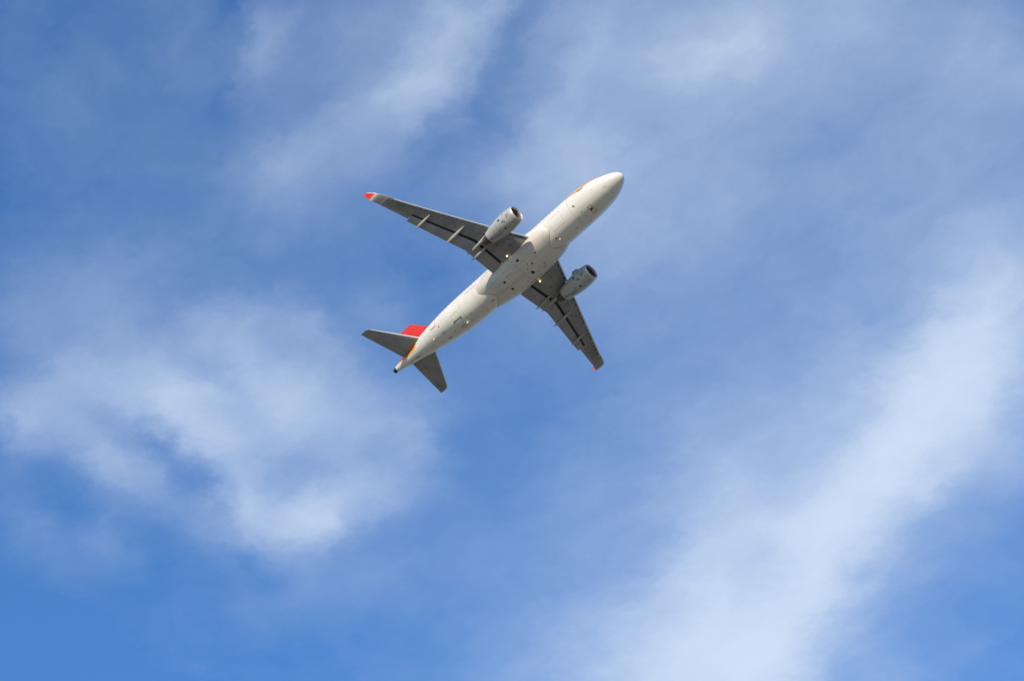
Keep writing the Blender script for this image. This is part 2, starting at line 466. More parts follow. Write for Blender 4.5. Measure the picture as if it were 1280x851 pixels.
# ------------------------------------------------------------------ mesh helpers (aircraft frame: -x aft, -y starboard, z up)
class MB:
    def __init__(self):
        self.v, self.f, self.m = [], [], []

    def add(self, verts, faces, mi=0):
        b = len(self.v)
        self.v += [tuple(p) for p in verts]
        for k, fc in enumerate(faces):
            self.f.append([b + i for i in fc])
            self.m.append(mi[k] if isinstance(mi, list) else mi)

    def loft(self, rings, mi=0, closed=True, caps=(True, True), seg_mi=None):
        n = len(rings[0])
        vs = [p for r in rings for p in r]
        fs, ms = [], []
        for i in range(len(rings) - 1):
            for j in range(n if closed else n - 1):
                k = (j + 1) % n
                fs.append([i * n + j, i * n + k, (i + 1) * n + k, (i + 1) * n + j])
                ms.append(seg_mi(i, j) if seg_mi else mi)
        if caps[0]:
            fs.append(list(range(n - 1, -1, -1))); ms.append(mi)
        if caps[1]:
            fs.append([(len(rings) - 1) * n + j for j in range(n)]); ms.append(mi)
        self.add(vs, fs, ms)

    def box(self, c, size, mi=0):
        x, y, z = (a / 2 for a in size)
        vs = [(c[0] + i * x, c[1] + j * y, c[2] + k * z) for i in (-1, 1) for j in (-1, 1) for k in (-1, 1)]
        self.add(vs, [[0, 1, 3, 2], [4, 6, 7, 5], [0, 4, 5, 1], [2, 3, 7, 6], [0, 2, 6, 4], [1, 5, 7, 3]], mi)

    def tube(self, pts, r, mi=0, n=6):
        rings = []
        pts = [Vector(p) for p in pts]
        for i, p in enumerate(pts):
            t = (pts[min(i + 1, len(pts) - 1)] - pts[max(i - 1, 0)]).normalized()
            a = t.cross(Vector((0.3, 0.2, 1))).normalized()
            b = t.cross(a)
            rings.append([p + (a * math.cos(k * 2 * math.pi / n) + b * math.sin(k * 2 * math.pi / n)) * r for k in range(n)])
        self.loft(rings, mi)

    def build(self, name, mats, parent=None, smooth=38, recalc=True):
        import bmesh
        me = bpy.data.meshes.new(name)
        me.from_pydata([tuple(Vector(p) + OFF) for p in self.v], [], self.f)
        for q in (mats if isinstance(mats, (list, tuple)) else [mats]):
            me.materials.append(q)
        for p, k in zip(me.polygons, self.m):
            p.material_index = k
        if recalc:
            bm = bmesh.new(); bm.from_mesh(me)
            bmesh.ops.recalc_face_normals(bm, faces=bm.faces)
            bm.to_mesh(me); bm.free()
        if smooth:
            for p in me.polygons:
                p.use_smooth = True
            me.set_sharp_from_angle(angle=rad(smooth))
        me.update()
        ob = bpy.data.objects.new(name, me)
        C.objects.link(ob)
        if parent:
            ob.parent = parent
        return ob


def pchip(xs, ys):
    n = len(xs)
    h = [xs[i + 1] - xs[i] for i in range(n - 1)]
    d = [(ys[i + 1] - ys[i]) / h[i] for i in range(n - 1)]
    mm = [d[0]] + [0] * (n - 2) + [d[-1]]
    for i in range(1, n - 1):
        if d[i - 1] * d[i] > 0:
            a1 = 2 * h[i] + h[i - 1]; a2 = h[i] + 2 * h[i - 1]
            mm[i] = (a1 + a2) / (a1 / d[i - 1] + a2 / d[i])

    def f(x):
        if x <= xs[0]: return ys[0]
        if x >= xs[-1]: return ys[-1]
        i = max(k for k in range(n - 1) if xs[k] <= x)
        t = (x - xs[i]) / h[i]
        return ys[i] * (1 + 2 * t) * (1 - t) ** 2 + mm[i] * h[i] * t * (1 - t) ** 2 + ys[i + 1] * t * t * (3 - 2 * t) + mm[i + 1] * h[i] * t * t * (t - 1)
    return f


def table(*pairs):
    return pchip([a for a, _ in pairs], [b for _, b in pairs])


def nosed(*pairs):                       # profile in the square root of the station: round at the nose
    return pchip([math.sqrt(a) for a, _ in pairs], [b for _, b in pairs])


TOP = nosed((0, -.43), (.25, .07), (1, .50), (2, .90), (3, 1.42), (4, 1.80), (5.5, 2.03), (7, 2.07), (29, 2.07), (31, 2.05), (33, 1.95), (35, 1.72), (36.5, 1.45), (37.4, 1.22))
BOT = nosed((0, -.43), (.25, -.87), (1, -1.29), (2, -1.64), (3, -1.87), (4, -1.98), (5.5, -2.06), (7, -2.07), (23.5, -2.07), (26, -1.86), (28, -1.46), (30, -.98), (32, -.50), (34, -.03), (36, .44), (37.4, .76))
HW = nosed((0, 0), (.25, .52), (1, 1.02), (2, 1.43), (3, 1.68), (4, 1.84), (5.5, 1.95), (7, 1.975), (24, 1.975), (26, 1.93), (28, 1.77), (30, 1.50), (32, 1.19), (34, .85), (36, .49), (37.4, .25))


def fus(s, th, off=0.0):                 # th: 0 starboard side, -90 keel, 90 crown, -180 port side
    q = math.sqrt(max(s, 0)); zt, zb, w = TOP(q), BOT(q), HW(q)
    a = rad(th); c, sn = math.cos(a), math.sin(a); h = (zt - zb) / 2
    y, z = -w * c, (zt + zb) / 2 + h * sn
    if off:
        ny, nz = -c / max(w, .05), sn / max(h, .05)
        l = math.hypot(ny, nz)
        y += off * ny / l; z += off * nz / l
    return Vector((-s, y, z))


FW = table((9.6, 1.45), (10.2, 1.75), (10.9, 2.03), (12, 2.2), (13.5, 2.3), (17, 2.33), (19, 2.24), (20.4, 2.08), (21.4, 1.86), (22, 1.6))
FB = table((9.6, -1.7), (10.6, -1.92), (11.4, -2.08), (12.2, -2.26), (13.5, -2.42), (17, -2.46), (18.6, -2.36), (19.6, -2.18), (20.4, -2.02), (22, -1.7))
FZ = -0.55


def fair(s, ph, off=0.0):                # belly fairing, ph as for the fuselage
    w, h = FW(s) + off, FZ - FB(s) + off
    c, sn = math.cos(rad(ph)), math.sin(rad(ph))
    e = 2 / 2.5
    return Vector((-s, -w * math.copysign(abs(c) ** e, c), FZ + h * math.copysign(abs(sn) ** e, sn)))


def patch(mb, fn, s0, s1, t0, t1, off=0.012, mi=0, n=4, t2=None, t3=None):
    t2 = t0 if t2 is None else t2; t3 = t1 if t3 is None else t3
    vs, fs = [], []
    for i in range(n + 1):
        a = i / n
        for j in range(n + 1):
            b = j / n
            ta, tb = t0 + (t2 - t0) * a, t1 + (t3 - t1) * a
            vs.append(fn(s0 + (s1 - s0) * a, ta + (tb - ta) * b, off))
    for i in range(n):
        for j in range(n):
            k = i * (n + 1) + j
            fs.append([k, k + 1, k + n + 2, k + n + 1])
    mb.add(vs, fs, mi)


def outline(mb, fn, s0, s1, t0, t1, wd=0.035, mi=0, sides='0123', off=0.014, r=None):
    q = math.sqrt(s0); dt = math.degrees(wd / 1.95)
    if '0' in sides: patch(mb, fn, s0, s0 + wd, t0, t1, off, mi, 5)
    if '1' in sides: patch(mb, fn, s1 - wd, s1, t0, t1, off, mi, 5)
    if '2' in sides: patch(mb, fn, s0, s1, t0, t0 + dt, off, mi, 5)
    if '3' in sides: patch(mb, fn, s0, s1, t1 - dt, t1, off, mi, 5)


# ------------------------------------------------------------------ ground under the flight path (lights the belly)
gm = bpy.data.materials.new('dry_fields'); gm.use_nodes = True
nt = gm.node_tree; b = nt.nodes['Principled BSDF']; b.inputs['Roughness'].default_value = .95
tc = nt.nodes.new('ShaderNodeTexCoord')
vo = nt.nodes.new('ShaderNodeTexVoronoi'); vo.inputs['Scale'].default_value = 0.006
no = nt.nodes.new('ShaderNodeTexNoise'); no.inputs['Scale'].default_value = .05; no.inputs['Detail'].default_value = 8
nt.links.new(tc.outputs['Object'], vo.inputs['Vector']); nt.links.new(tc.outputs['Object'], no.inputs['Vector'])
rp = nt.nodes.new('ShaderNodeValToRGB')
rp.color_ramp.elements[0].color = (.235, .19, .12, 1); rp.color_ramp.elements[1].color = (.35, .295, .20, 1)
mxv = nt.nodes.new('ShaderNodeMix'); mxv.data_type = 'RGBA'; mxv.inputs[0].default_value = .5
nt.links.new(vo.outputs['Color'], mxv.inputs[6]); nt.links.new(no.outputs['Color'], mxv.inputs[7])
nt.links.new(mxv.outputs[2], rp.inputs[0]); nt.links.new(rp.outputs[0], b.inputs['Base Color'])
gme = bpy.data.meshes.new('ground')
n = 64
gv = [(0, 0, 0)] + [(40000 * math.cos(2 * math.pi * k / n), 40000 * math.sin(2 * math.pi * k / n), 0) for k in range(n)]
gme.from_pydata(gv, [], [[0, 1 + k, 1 + (k + 1) % n] for k in range(n)])
gme.materials.append(gm)
ground = bpy.data.objects.new('ground', gme); C.objects.link(ground)
ground['kind'] = 'structure'
ground['label'] = 'dry tan fields far below the airliner'

# ------------------------------------------------------------------ the airliner
plane = bpy.data.objects.new('airliner', None); C.objects.link(plane)
plane.location = ROOT
plane.rotation_euler = (BANK, -PITCH, 0)
plane['label'] = 'white twin engine jet airliner with red fin and grey wings flying overhead in blue sky'
plane['category'] = 'airplane'

# --- fuselage
mb = MB()
stations = [0.004, .02, .06, .12, .2, .32, .5, .75, 1, 1.2] + [1.4 + .2 * k for k in range(28)] + [7 + .8 * k for k in range(1, 21)] + [23.4 + .3 * k for k in range(0, 45)] + [36.9]
NR = 96
mb.loft([[fus(s, 360 * j / NR) for j in range(NR)] for s in stations])
# painted marks on the skin: nose flash, tail flash
lo = table((1.1, 28), (2, 21), (3, 16), (4.2, 8), (5.2, 2.5), (6.2, 9), (7.3, 20))
hi = table((1.1, 31), (2, 33), (3, 33), (4.2, 27), (5.2, 16), (6.2, 16), (7.3, 21))
for side in (0, 1):
    for k in range(31):
        a = 1.1 + 6.2 * k / 31; bb = 1.1 + 6.2 * (k + 1) / 31
        tr = [lo(a), hi(a), lo(bb), hi(bb)]
        md = [tr[0] + (tr[1] - tr[0]) * .5, tr[2] + (tr[3] - tr[2]) * .5]
        if side:
            patch(mb, fus, a, bb, 180 - tr[0], 180 - md[0], .02, 1, 3, 180 - tr[2], 180 - md[1])
            patch(mb, fus, a, bb, 180 - md[0], 180 - tr[1], .02, 2, 3, 180 - md[1], 180 - tr[3])
        else:
            patch(mb, fus, a, bb, tr[0], md[0], .02, 1, 3, tr[2], md[1])
            patch(mb, fus, a, bb, md[0], tr[1], .02, 2, 3, md[1], tr[3])
TL = table((31.6, 40), (32.6, -12), (33.1, -27), (33.8, -31), (34.5, -30), (35.3, -22), (36.1, -2), (36.6, 16))
for side in (0, 1):
    for k in range(24):
        a = 31.6 + 5.0 * k / 24; bb = 31.6 + 5.0 * (k + 1) / 24
        t0, t2 = TL(a), TL(bb)
        wd = 9 if a > 32.5 else 6
        f_ = (lambda t: 180 - t) if side else (lambda t: t)
        patch(mb, fus, a, bb, f_(t0 - wd), f_(t0), .024, 2, 5, f_(t2 - wd), f_(t2))
        patch(mb, fus, a, bb, f_(t0), f_(min(t0 + 60, 90)), .024, 3, 12, f_(t2), f_(min(t2 + 60, 90)))
fuselage = mb.build('fuselage', [M['white'], M['orange'], M['yellow'], M['red']], plane, 40)

# tail cone exhaust
mb = MB()
mb.loft([[fus(s, 360 * j / 48, o) for j in range(48)] for s, o in ((37.18, -.01), (37.22, .006), (37.31, .004), (37.4, 0), (37.4, -.06), (36.95, -.1))], 0, True, (False, True))
mb.build('exhaust_outlet', M['apu'], fuselage)

# cabin windows, both sides
wv = MB()
def window_mesh(s, side):
    w = MB()
    ring = []
    for rr, o in ((1.0, .003), (.98, .012), (.74, .012), (.70, .004)):
        r_ = []
        for k in range(16):
            a = 2 * math.pi * k / 16
            cx, sx_ = math.cos(a), math.sin(a)
            e = .7
            ds = .145 * rr * math.copysign(abs(cx) ** e, cx)
            dt = 6.3 * rr * math.copysign(abs(sx_) ** e, sx_)
            t = 12.5 + dt
            r_.append(fus(s + ds, 180 - t if side else t, o))
        ring.append(r_)
    w.loft(ring, 0, True, (False, True), None)
    w.m[-1] = 1
    return w
for side in (0, 1):
    for k in range(42):
        window_mesh(6.7 + .533 * k, side).build('cabin_window', [M['white'], M['glass']], fuselage)

# cockpit glazing
for side in (0, 1):
    for (a0, a1, b0, b1) in ((1.75, 2.35, 62, 84), (1.95, 2.75, 36, 58), (2.5, 3.35, 22, 38)):
        w = MB()
        f_ = (lambda t: 180 - t) if side else (lambda t: t)
        patch(w, fus, a0, a1, f_(b0), f_(b1), .012, 0, 5)
        w.build('cockpit_window', M['glass'], fuselage)

# cabin doors
for side in (0, 1):
    f_ = (lambda t: 180 - t) if side else (lambda t: t)
    for s0, s1, t0, t1, k in ((4.3, 5.15, -1.5, 52, 'line'), (28.7, 29.75, -24, 40, 'orange')):
        w = MB()
        outline(w, fus, s0, s1, min(f_(t0), f_(t1)), max(f_(t0), f_(t1)), .05, 0, '0123', .026)
        patch(w, fus, s0 + .1, s1 - .12, f_(t0 - 2.2), f_(t0 - .6), .014, 2, 4)
        w.build('cabin_door', [M[k], M['white'], M['line']], fuselage)

# cargo doors on the starboard side, with their sills
w = MB(); outline(w, fus, 8.0, 9.85, -58, -14, .035, 0, '0123'); patch(w, fus, 8.1, 9.7, -15.2, -14.7, .015, 0)
w.build('cargo_door', [M['faint'], M['line']], fuselage)
w = MB(); outline(w, fus, 21.6, 23.5, -40, -8, .03, 0, '013'); patch(w, fus, 21.4, 23.2, -9, -7.9, .015, 1)
w.build('cargo_door', [M['faint'], M['line']], fuselage)
w = MB()                                                  # bulk door and its dark sill
patch(w, fus, 25.1, 26.3, -63.5, -60.5, .015, 1); patch(w, fus, 25.1, 25.28, -68, -61, .015, 1); patch(w, fus, 26.15, 26.33, -67, -60, .015, 1)
outline(w, fus, 25.1, 26.3, -61, -38, .03, 0, '013')
w.build('bulk_cargo_door', [M['faint'], M['line']], fuselage)

# nose gear doors
w = MB()
outline(w, fus, 2.45, 4.5, -106, -74, .03, 0); patch(w, fus, 2.5, 4.5, -90.5, -89.5, .015, 0)
outline(w, fus, 4.5, 5.0, -102, -70, .045, 1)
patch(w, fus, 4.62, 4.92, -89, -80, .016, 2)
w.build('nose_gear_door', [M['faint'], M['line'], M['crimson']], fuselage)

# small vents, drains and probes, measured off the belly: station, angle, size along, size across, material
vents = [(6.24, -37.7, .16, .2, 'line'), (6.1, -40.5, .1, .12, 'crimson'), (2.67, -16, .08, .08, 'line'), (2.03, -55, .09, .09, 'line'), (1.45, -79, .09, .08, 'line'), (1.96, -101, .08, .1, 'line'),
         (2.42, -114, .1, .1, 'dark'), (2.2, -119, .1, .1, 'dark'), (3.45, -31.7, .07, .07, 'line'), (5.8, -69, .09, .09, 'crimson'), (6.52, -79.7, .1, .12, 'crimson'), (5.74, -91.5, .1, .12, 'line'),
         (10.15, -79.5, .3, .12, 'crimson'), (28.33, -38.3, .22, .1, 'line'), (33.4, -92, .5, .06, 'line'), (34.56, -104, .34, .12, 'dark'), (34.4, -96, .08, .3, 'line'), (7.6, -100, .1, .1, 'line'),
         (20.9, -92, .34, .1, 'crimson'), (23.9, -74, .1, .1, 'line'), (24.4, -97, .1, .1, 'line'), (30.6, -86, .12, .1, 'line'), (8.3, -75, .1, .1, 'faint'), (27.0, -88, .14, .1, 'line')]
for s, t, ls, lt, k in vents:
    w = MB()
    dt = math.degrees(lt / 1.9)
    patch(w, fus, s - ls / 2, s + ls / 2, t - dt / 2, t + dt / 2, .016, 0, 2)
    w.build('vent', M[k], fuselage)
for s0, s1, t0, t1 in ((28.0, 28.5, -73, -64), (28.0, 28.5, -107, -99), (32.9, 34.0, -99, -88), (25.3, 26.0, -100, -90)):
    w = MB(); outline(w, fus, s0, s1, t0, t1, .05, 0); w.build('access_panel', M['line'], fuselage)


def blade(s, t, length, height, name, mk, sweep=.5, th=.035):
    w = MB()
    a = fus(s, t, -.03); nrm = (fus(s, t, 1) - fus(s, t, 0)).normalized()
    tn = nrm.cross(Vector((1, 0, 0)))
    rings = []
    for f in (0, 1):
        l = length * (1 - .45 * f); c = a + nrm * height * f + Vector((-sweep * height * f * 1.2, 0, 0))
        rings.append([c + Vector((l / 2, 0, 0)), c + tn * th, c - Vector((l / 2, 0, 0)), c - tn * th])
    w.loft(rings)
    return w.build(name, M[mk], fuselage)


blade(5.94, -119, .35, .22, 'antenna', 'white')
blade(29.87, -67, .3, .22, 'drain_mast', 'white')
blade(24.9, -90, .42, .3, 'antenna', 'white')
blade(9.0, 90, .4, .3, 'antenna', 'white')
w = MB()
c = fus(9.91, -88.7)
w.loft([[c + Vector((.10 * r * math.cos(a * math.pi / 6), .06 * r * math.sin(a * math.pi / 6), -.10 * z)) for a in range(12)] for r, z in ((1, -.1), (.9, .5), (.5, .95), (.05, 1.1))])
w.build('beacon_light', M['flash'], fuselage)

# --- belly fairing
mb = MB()
ss = [9.6 + .31 * k for k in range(41)]
angs = [20 - 220 * j / 60 for j in range(61)]
mb.loft([[fair(s, a) for a in angs] for s in ss], 0, False, (False, False))
# the joint where it meets the fuselage skin
def inside(p):
    q = math.sqrt(max(-p.x, 0)); zt, zb, wv_ = TOP(q), BOT(q), HW(q)
    return (p.y / wv_) ** 2 + ((p.z - (zt + zb) / 2) / ((zt - zb) / 2)) ** 2 < 1
for lo_, hi_ in ((9.6, 13.5), (22.0, 17.0)):
    pts = []
    for j in range(0, 49):
        ph = -2 - 176 * j / 48
        a, bb = lo_, hi_
        if not inside(fair(a, ph)) or inside(fair(bb, ph)): continue
        for _ in range(24):
            mid_ = (a + bb) / 2
            if inside(fair(mid_, ph)): a = mid_
            else: bb = mid_
        pts.append(fair(a, ph, .004))
    if len(pts) > 3: mb.tube(pts, .016, 1, 5)
belly = mb.build('belly_fairing', [M['fairing'], M['line']], plane, 40)
for s0, s1, t0, t1 in ((15.75, 19.3, -88.5, -52), (15.75, 19.3, -128, -91.5)):
    w = MB(); outline(w, fair, s0, s1, t0, t1, .028, 0); w.build('main_gear_door', M['faint'], belly)
bv = [(15.13, -52, .34, .3, 'dark'), (14.95, -101, .34, .36, 'dark'), (14.15, -86, .18, .16, 'dark'), (18.1, -76, .26, .24, 'dark'), (18.1, -99, .26, .24, 'dark'), (12.95, -71, .26, .14, 'line'),
     (14.6, -80, .1, .1, 'line'), (14.0, -79, .08, .08, 'line'), (15.0, -88, .1, .1, 'line'), (13.2, -104, .12, .1, 'crimson'), (13.6, -116, .3, .12, 'line'), (15.3, -94, .1, .1, 'faint'), (13.9, -100, .08, .08, 'line'), (16.2, -112, .1, .1, 'line')]
for s, t, ls, lt, k in bv:
    w = MB(); dt = math.degrees(lt / 2.2)
    patch(w, fair, s - ls / 2, s + ls / 2, t - dt / 2, t + dt / 2, .014, 0, 2)
    w.build('vent', M[k], belly)
w = MB(); outline(w, fair, 14.6, 16.3, -133, -127, .03, 0); w.build('access_panel', M['line'], belly)
for s, t in ((16.75, -66), (16.65, -108)):               # low blisters on the gear doors
    w = MB(); c = fair(s, t)
    nrm = (fair(s, t, .5) - fair(s, t)).normalized(); tn = nrm.cross(Vector((1, 0, 0)))
    w.loft([[c + Vector((.34 * r * math.cos(a * math.pi / 8), 0, 0)) + tn * .16 * r * math.sin(a * math.pi / 8) + nrm * h for a in range(16)] for r, h in ((1, -.02), (.85, .035), (.5, .065), (.05, .075))])
    w.build('blister', M['fairing'], belly)

# --- wings
def LE(y): return 12.35 + (y - 2) * .517
def TE(y): return 18.15 + (.012 * (y - 2) if y < 6.3 else .05 + (y - 6.3) * .302)
def ZT(y): return -1.3 + .1 * (y - 2) + .003 * (y - 2) ** 2
def ZL(y): return ZT(y) + .42 * max(0, 1 - (y - 2) / 14.4)
def TH(y): return .145 - .035 * min(1, max(0, (y - 2) / 5))
SPAN0, SPAN1 = 2.2, 15.9
def off_le(y): return .36 if SPAN0 <= y <= SPAN1 else 0.0


def yt(x): return 5 * (.2969 * math.sqrt(max(x, 0)) - .126 * x - .3516 * x * x + .2843 * x ** 3 - .1015 * x ** 4)


XS = [0, .006, .02, .05, .1, .17, .26, .36, .47, .58, .69, .8, .9, 1.0]


def skin(y, s, low):                     # height of the wing skin at a station
    l = LE(y) + off_le(y); c = TE(y) - l; x = min(1, max(0, (s - l) / c))
    z = ZL(y) + (ZT(y) - ZL(y)) * min(1, max(0, (s - LE(y)) / (TE(y) - LE(y))))
    return z + (-.95 if low else 1.05) * TH(y) * c * yt(x)


def low_end(y):                          # where the lower skin stops ahead of the flap or aileron
    if y < 6.28: return TE(y) - 1.40
    if y < 13.22: return TE(y) - (1.40 - (y - 6.3) / 6.9 * .56)
    if y < 16.3: return TE(y) - .50 + (y - 13.2) * .03
    return TE(y) - .02
def up_end(y):
    if y < 6.28: return TE(y) - .62
    if y < 13.22: return TE(y) - (.62 - (y - 6.3) / 6.9 * .3)
    if y < 16.3: return TE(y) - .36 + (y - 13.2) * .03
    return TE(y) - .01


def wing_ring(y, sg):
    l = LE(y) + off_le(y)
    le_, ue = low_end(y), up_end(y)
    up = [(l + (ue - l) * x, skin(y, l + (ue - l) * x, False)) for x in reversed(XS)]
    lw = [(l + (le_ - l) * x, skin(y, l + (le_ - l) * x, True)) for x in XS[1:]]
    zu, zl = skin(y, le_, False), skin(y, le_, True)
    sh = skin(y, ue, False) - .025
    cv = [(le_ + .015, zl + (zu - zl) * .4), (le_ + .03, zu - .05)]
    pts = up + lw + cv + [(ue, sh)]
    return [(-s, sg * y, z) for s, z in pts]


def flap_ring(y, sg, nose, chord, dz, defl, th):
    pts = []
    xs = [1, .8, .6, .4, .25, .12, .04, 0]
    for x in xs: pts.append((x, 1.1 * th * yt(x)))
    for x in reversed(xs[:-1]): pts.append((x, -.9 * th * yt(x) - (.004 if x == 1 else 0)))
    c, sn = math.cos(defl), math.sin(defl)
    return [(-(nose + chord * (x * c + z * sn)), sg * y, dz + chord * (-x * sn + z * c)) for x, z in pts]


def make_wing(sg):
    mb = MB()
    ys = [1.0, 2.0, 2.195, 2.205, 3.0, 4.0, 5.0, 6.0, 6.275, 6.285, 7.5, 9, 10.5, 12, 13.215, 13.225, 14.2, 15.2, 15.895, 15.905, 16.295, 16.305, 16.4]
    NU = len(XS); nlow = NU + len(XS) - 1
    mb.loft([wing_ring(y, sg) for y in ys], 0, True, (True, True), lambda i, j: 1 if nlow - 1 <= j <= nlow + 1 else 0)
    for fr, wd in ((.16, .035), (.40, .02)):              # spar joints along the lower skin
        vs, fs = [], []
        yy = [2.6 + .53 * k for k in range(26)]
        for y in yy:
            l = LE(y) + off_le(y); s0 = l + (low_end(y) - l) * fr
            vs += [(-s0, sg * y, skin(y, s0, True) - .006), (-(s0 + wd), sg * y, skin(y, s0 + wd, True) - .006)]
        for k in range(len(yy) - 1): fs.append([2 * k, 2 * k + 1, 2 * k + 3, 2 * k + 2])
        mb.add(vs, fs, 2)
    wing = mb.build('wing', [M['wing'], M['cove'], M['joint']], plane, 35)
    # slats, drooped a little with an open slot behind them
    for a, bb in ((2.3, 5.1), (6.3, 8.85), (8.88, 11.3), (11.33, 13.6), (13.63, 15.86)):
        w = MB(); rings = []
        for f in range(5):
            y = a + (bb - a) * f / 4
            k = .72 + .28 * (1 - (y - 2) / 14)
            z0 = ZL(y) - .10 * k
            prof = [(.40, .17), (.22, .135), (.11, .10), (.03, .045), (0, 0), (.02, -.035), (.075, -.058), (.165, -.065), (.16, -.04), (.11, -.02), (.11, .03), (.20, .09), (.32, .14)]
            rings.append([(-(LE(y) + px), sg * y, z0 + pz * k) for px, pz in prof])
        w.loft(rings, 0, True, (True, True), lambda i, j: 2 if j >= 7 and j < 12 else 0)
        nb = max(3, int((bb - a) / .55))
        for q in range(nb):
            y = a + (bb - a) * (q + .5) / nb
            w.box((-(LE(y) + .27), sg * y, ZL(y) - .09), (.34, .07, .08), 1)
        w.build('slat', [M['slat'], M['track'], M['cove']], wing, 40)
    # flaps and aileron
    w = MB()
    w.loft([flap_ring(y, sg, TE(y) - 1.07, 1.42, ZT(y) - .02, rad(9), .13) for y in (2.12, 3, 4, 5, 6.295)])
    w.build('flap', M['flap'], wing, 35)
    w = MB()
    w.loft([flap_ring(y, sg, TE(y) - 1.04 + (y - 6.36) / 6.84 * .47, 1.39 - (y - 6.36) / 6.84 * .55, ZT(y) - .01, rad(9), .12) for y in (6.315, 8, 9.7, 11.5, 13.19)])
    w.build('flap', M['flap'], wing, 35)
    w = MB()
    w.loft([flap_ring(y, sg, low_end(y) + .012, TE(y) - low_end(y) - .012, ZT(y) + .004, rad(1), .13) for y in (13.25, 14.2, 15.3, 16.27)])
    w.build('aileron', M['flap'], wing, 35)
    # flap track fairings: front point, tail point, half width
    for y, s0, s1, drop, hw in ((11.88, 17.95, 20.70, .30, .17), (8.32, 16.35, 19.68, .36, .19), (4.93, 16.1, 19.05, .36, .19)):
        w = MB(); rings = []
        for k in range(15):
            t = k / 14
            s = s0 + (s1 - s0) * t
            r = max(.02, math.sin(math.pi * min(1, t * .9 + .0)) ** .75) if t < .55 else max(.02, (1 - ((t - .52) / .48) ** 1.7))
            if t < .55: r = max(.02, (math.sin(math.pi / 2 * t / .55)) ** .9)
            base = skin(y, min(s, low_end(y)), True) if s < low_end(y) else skin(y, low_end(y), True) - .10 * (s - low_end(y))
            zc_ = base - drop * .45 * r + .02
            rings.append([(-s, sg * y + hw * r * math.cos(a * math.pi / 7), zc_ + drop * r * (.62 if math.sin(a * math.pi / 7) < 0 else .55) * math.sin(a * math.pi / 7)) for a in range(14)])
        w.loft(rings)
        w.build('flap_track_fairing', M['canoe'], wing, 50)
    # upturned tip: bare leading edge, lighter grey band painting in the sunlit blend, red blade
    path = [(16.4, ZT(16.4), 19.80, 21.24), (16.75, .94, 20.0, 21.42), (17.08, 1.03, 20.2, 21.58), (17.34, 1.2, 20.46, 21.76), (17.48, 1.48, 20.76, 21.95), (17.56, 1.85, 21.08, 22.12), (17.62, 2.4, 21.6, 22.38), (17.68, 2.88, 22.05, 22.60), (17.70, 3.04, 22.26, 22.67)]
    path[0] = (16.405, ZT(16.4) + .0, LE(16.4), TE(16.4))
    w = MB(); rings = []
    for i, (y, z, l, t) in enumerate(path):
        p0, p1 = path[max(0, i - 1)], path[min(len(path) - 1, i + 1)]
        dy, dz = p1[0] - p0[0], p1[1] - p0[1]; L_ = math.hypot(dy, dz); ny, nz = -dz / L_, dy / L_
        if i == 0: ny, nz = 0, 1
        c = t - l; th = .11 if i < 3 else .09
        ring = []
        for x in reversed(XS): ring.append((-(l + c * x), sg * (y + ny * 1.05 * th * c * yt(x)), z + nz * 1.05 * th * c * yt(x)))
        for x in XS[1:-1]: ring.append((-(l + c * x), sg * (y - ny * .95 * th * c * yt(x)), z - nz * .95 * th * c * yt(x)))
        rings.append(ring)
    n_ = len(XS)
    def smi(i, j):
        if i < 3: return 3
        lead = n_ - 5 <= j <= n_ + 2
        if i >= 4: return 1 if not lead else 0
        return 4
    w.loft(rings, 1, True, (True, True), smi)
    w.m[-2] = 0
    w.build('winglet', [M['white'], M['red'], M['slat'], M['wing'], M['canoe']], wing, 45)
    # landing lamp under the root, switched on
    w = MB()
    y, s = 2.52, 15.8
    c = Vector((-s, sg * y, skin(y, s, True)))
    w.loft([[c + Vector((-.10 + dx, .095 * r * math.cos(a * math.pi / 6), -.11 + .095 * r * math.sin(a * math.pi / 6))) for a in range(12)] for r, dx in ((.5, -.06), (.95, .0), (1, .09), (.9, .10))], 0, True, (True, False))
    w.loft([[c + Vector((-.10 + dx, .095 * r * math.cos(a * math.pi / 6), -.11 + .095 * r * math.sin(a * math.pi / 6))) for a in range(12)] for r, dx in ((.9, .101), (.6, .125), (.05, .135))], 1, True, (False, True))
    w.box(c + Vector((-.1, 0, -.02)), (.08, .06, .1), 0)
    w.build('landing_light', [M['canoe'], M['lamp']], wing, 40)
    # fuel hatches and drain holes
    for y, s, r in ((4.2, 15.6, .11), (7.2, 16.2, .10), (8.9, 17.2, .10), (9.4, 17.0, .10), (13.9, 19.6, .09), (10.6, 18.2, .08), (3.2, 14.6, .1)):
        w = MB()
        ring = [(-(s + r * math.cos(a * math.pi / 6)), sg * (y + r * 1.3 * math.sin(a * math.pi / 6))) for a in range(12)]
        w.add([(x_, y_, skin(abs(y_), -x_, True) - .006) for x_, y_ in ring], [list(range(12))])
        w.build('access_hatch', M['line'], wing, 0)
    return wing


wings = [make_wing(sg) for sg in (-1, 1)]

# --- engines
def ring_at(s, r, yc, zc_, n=48, squash=1.0):
    return [(-s, yc + r * math.cos(2 * math.pi * k / n), zc_ + r * squash * math.sin(2 * math.pi * k / n)) for k in range(n)]


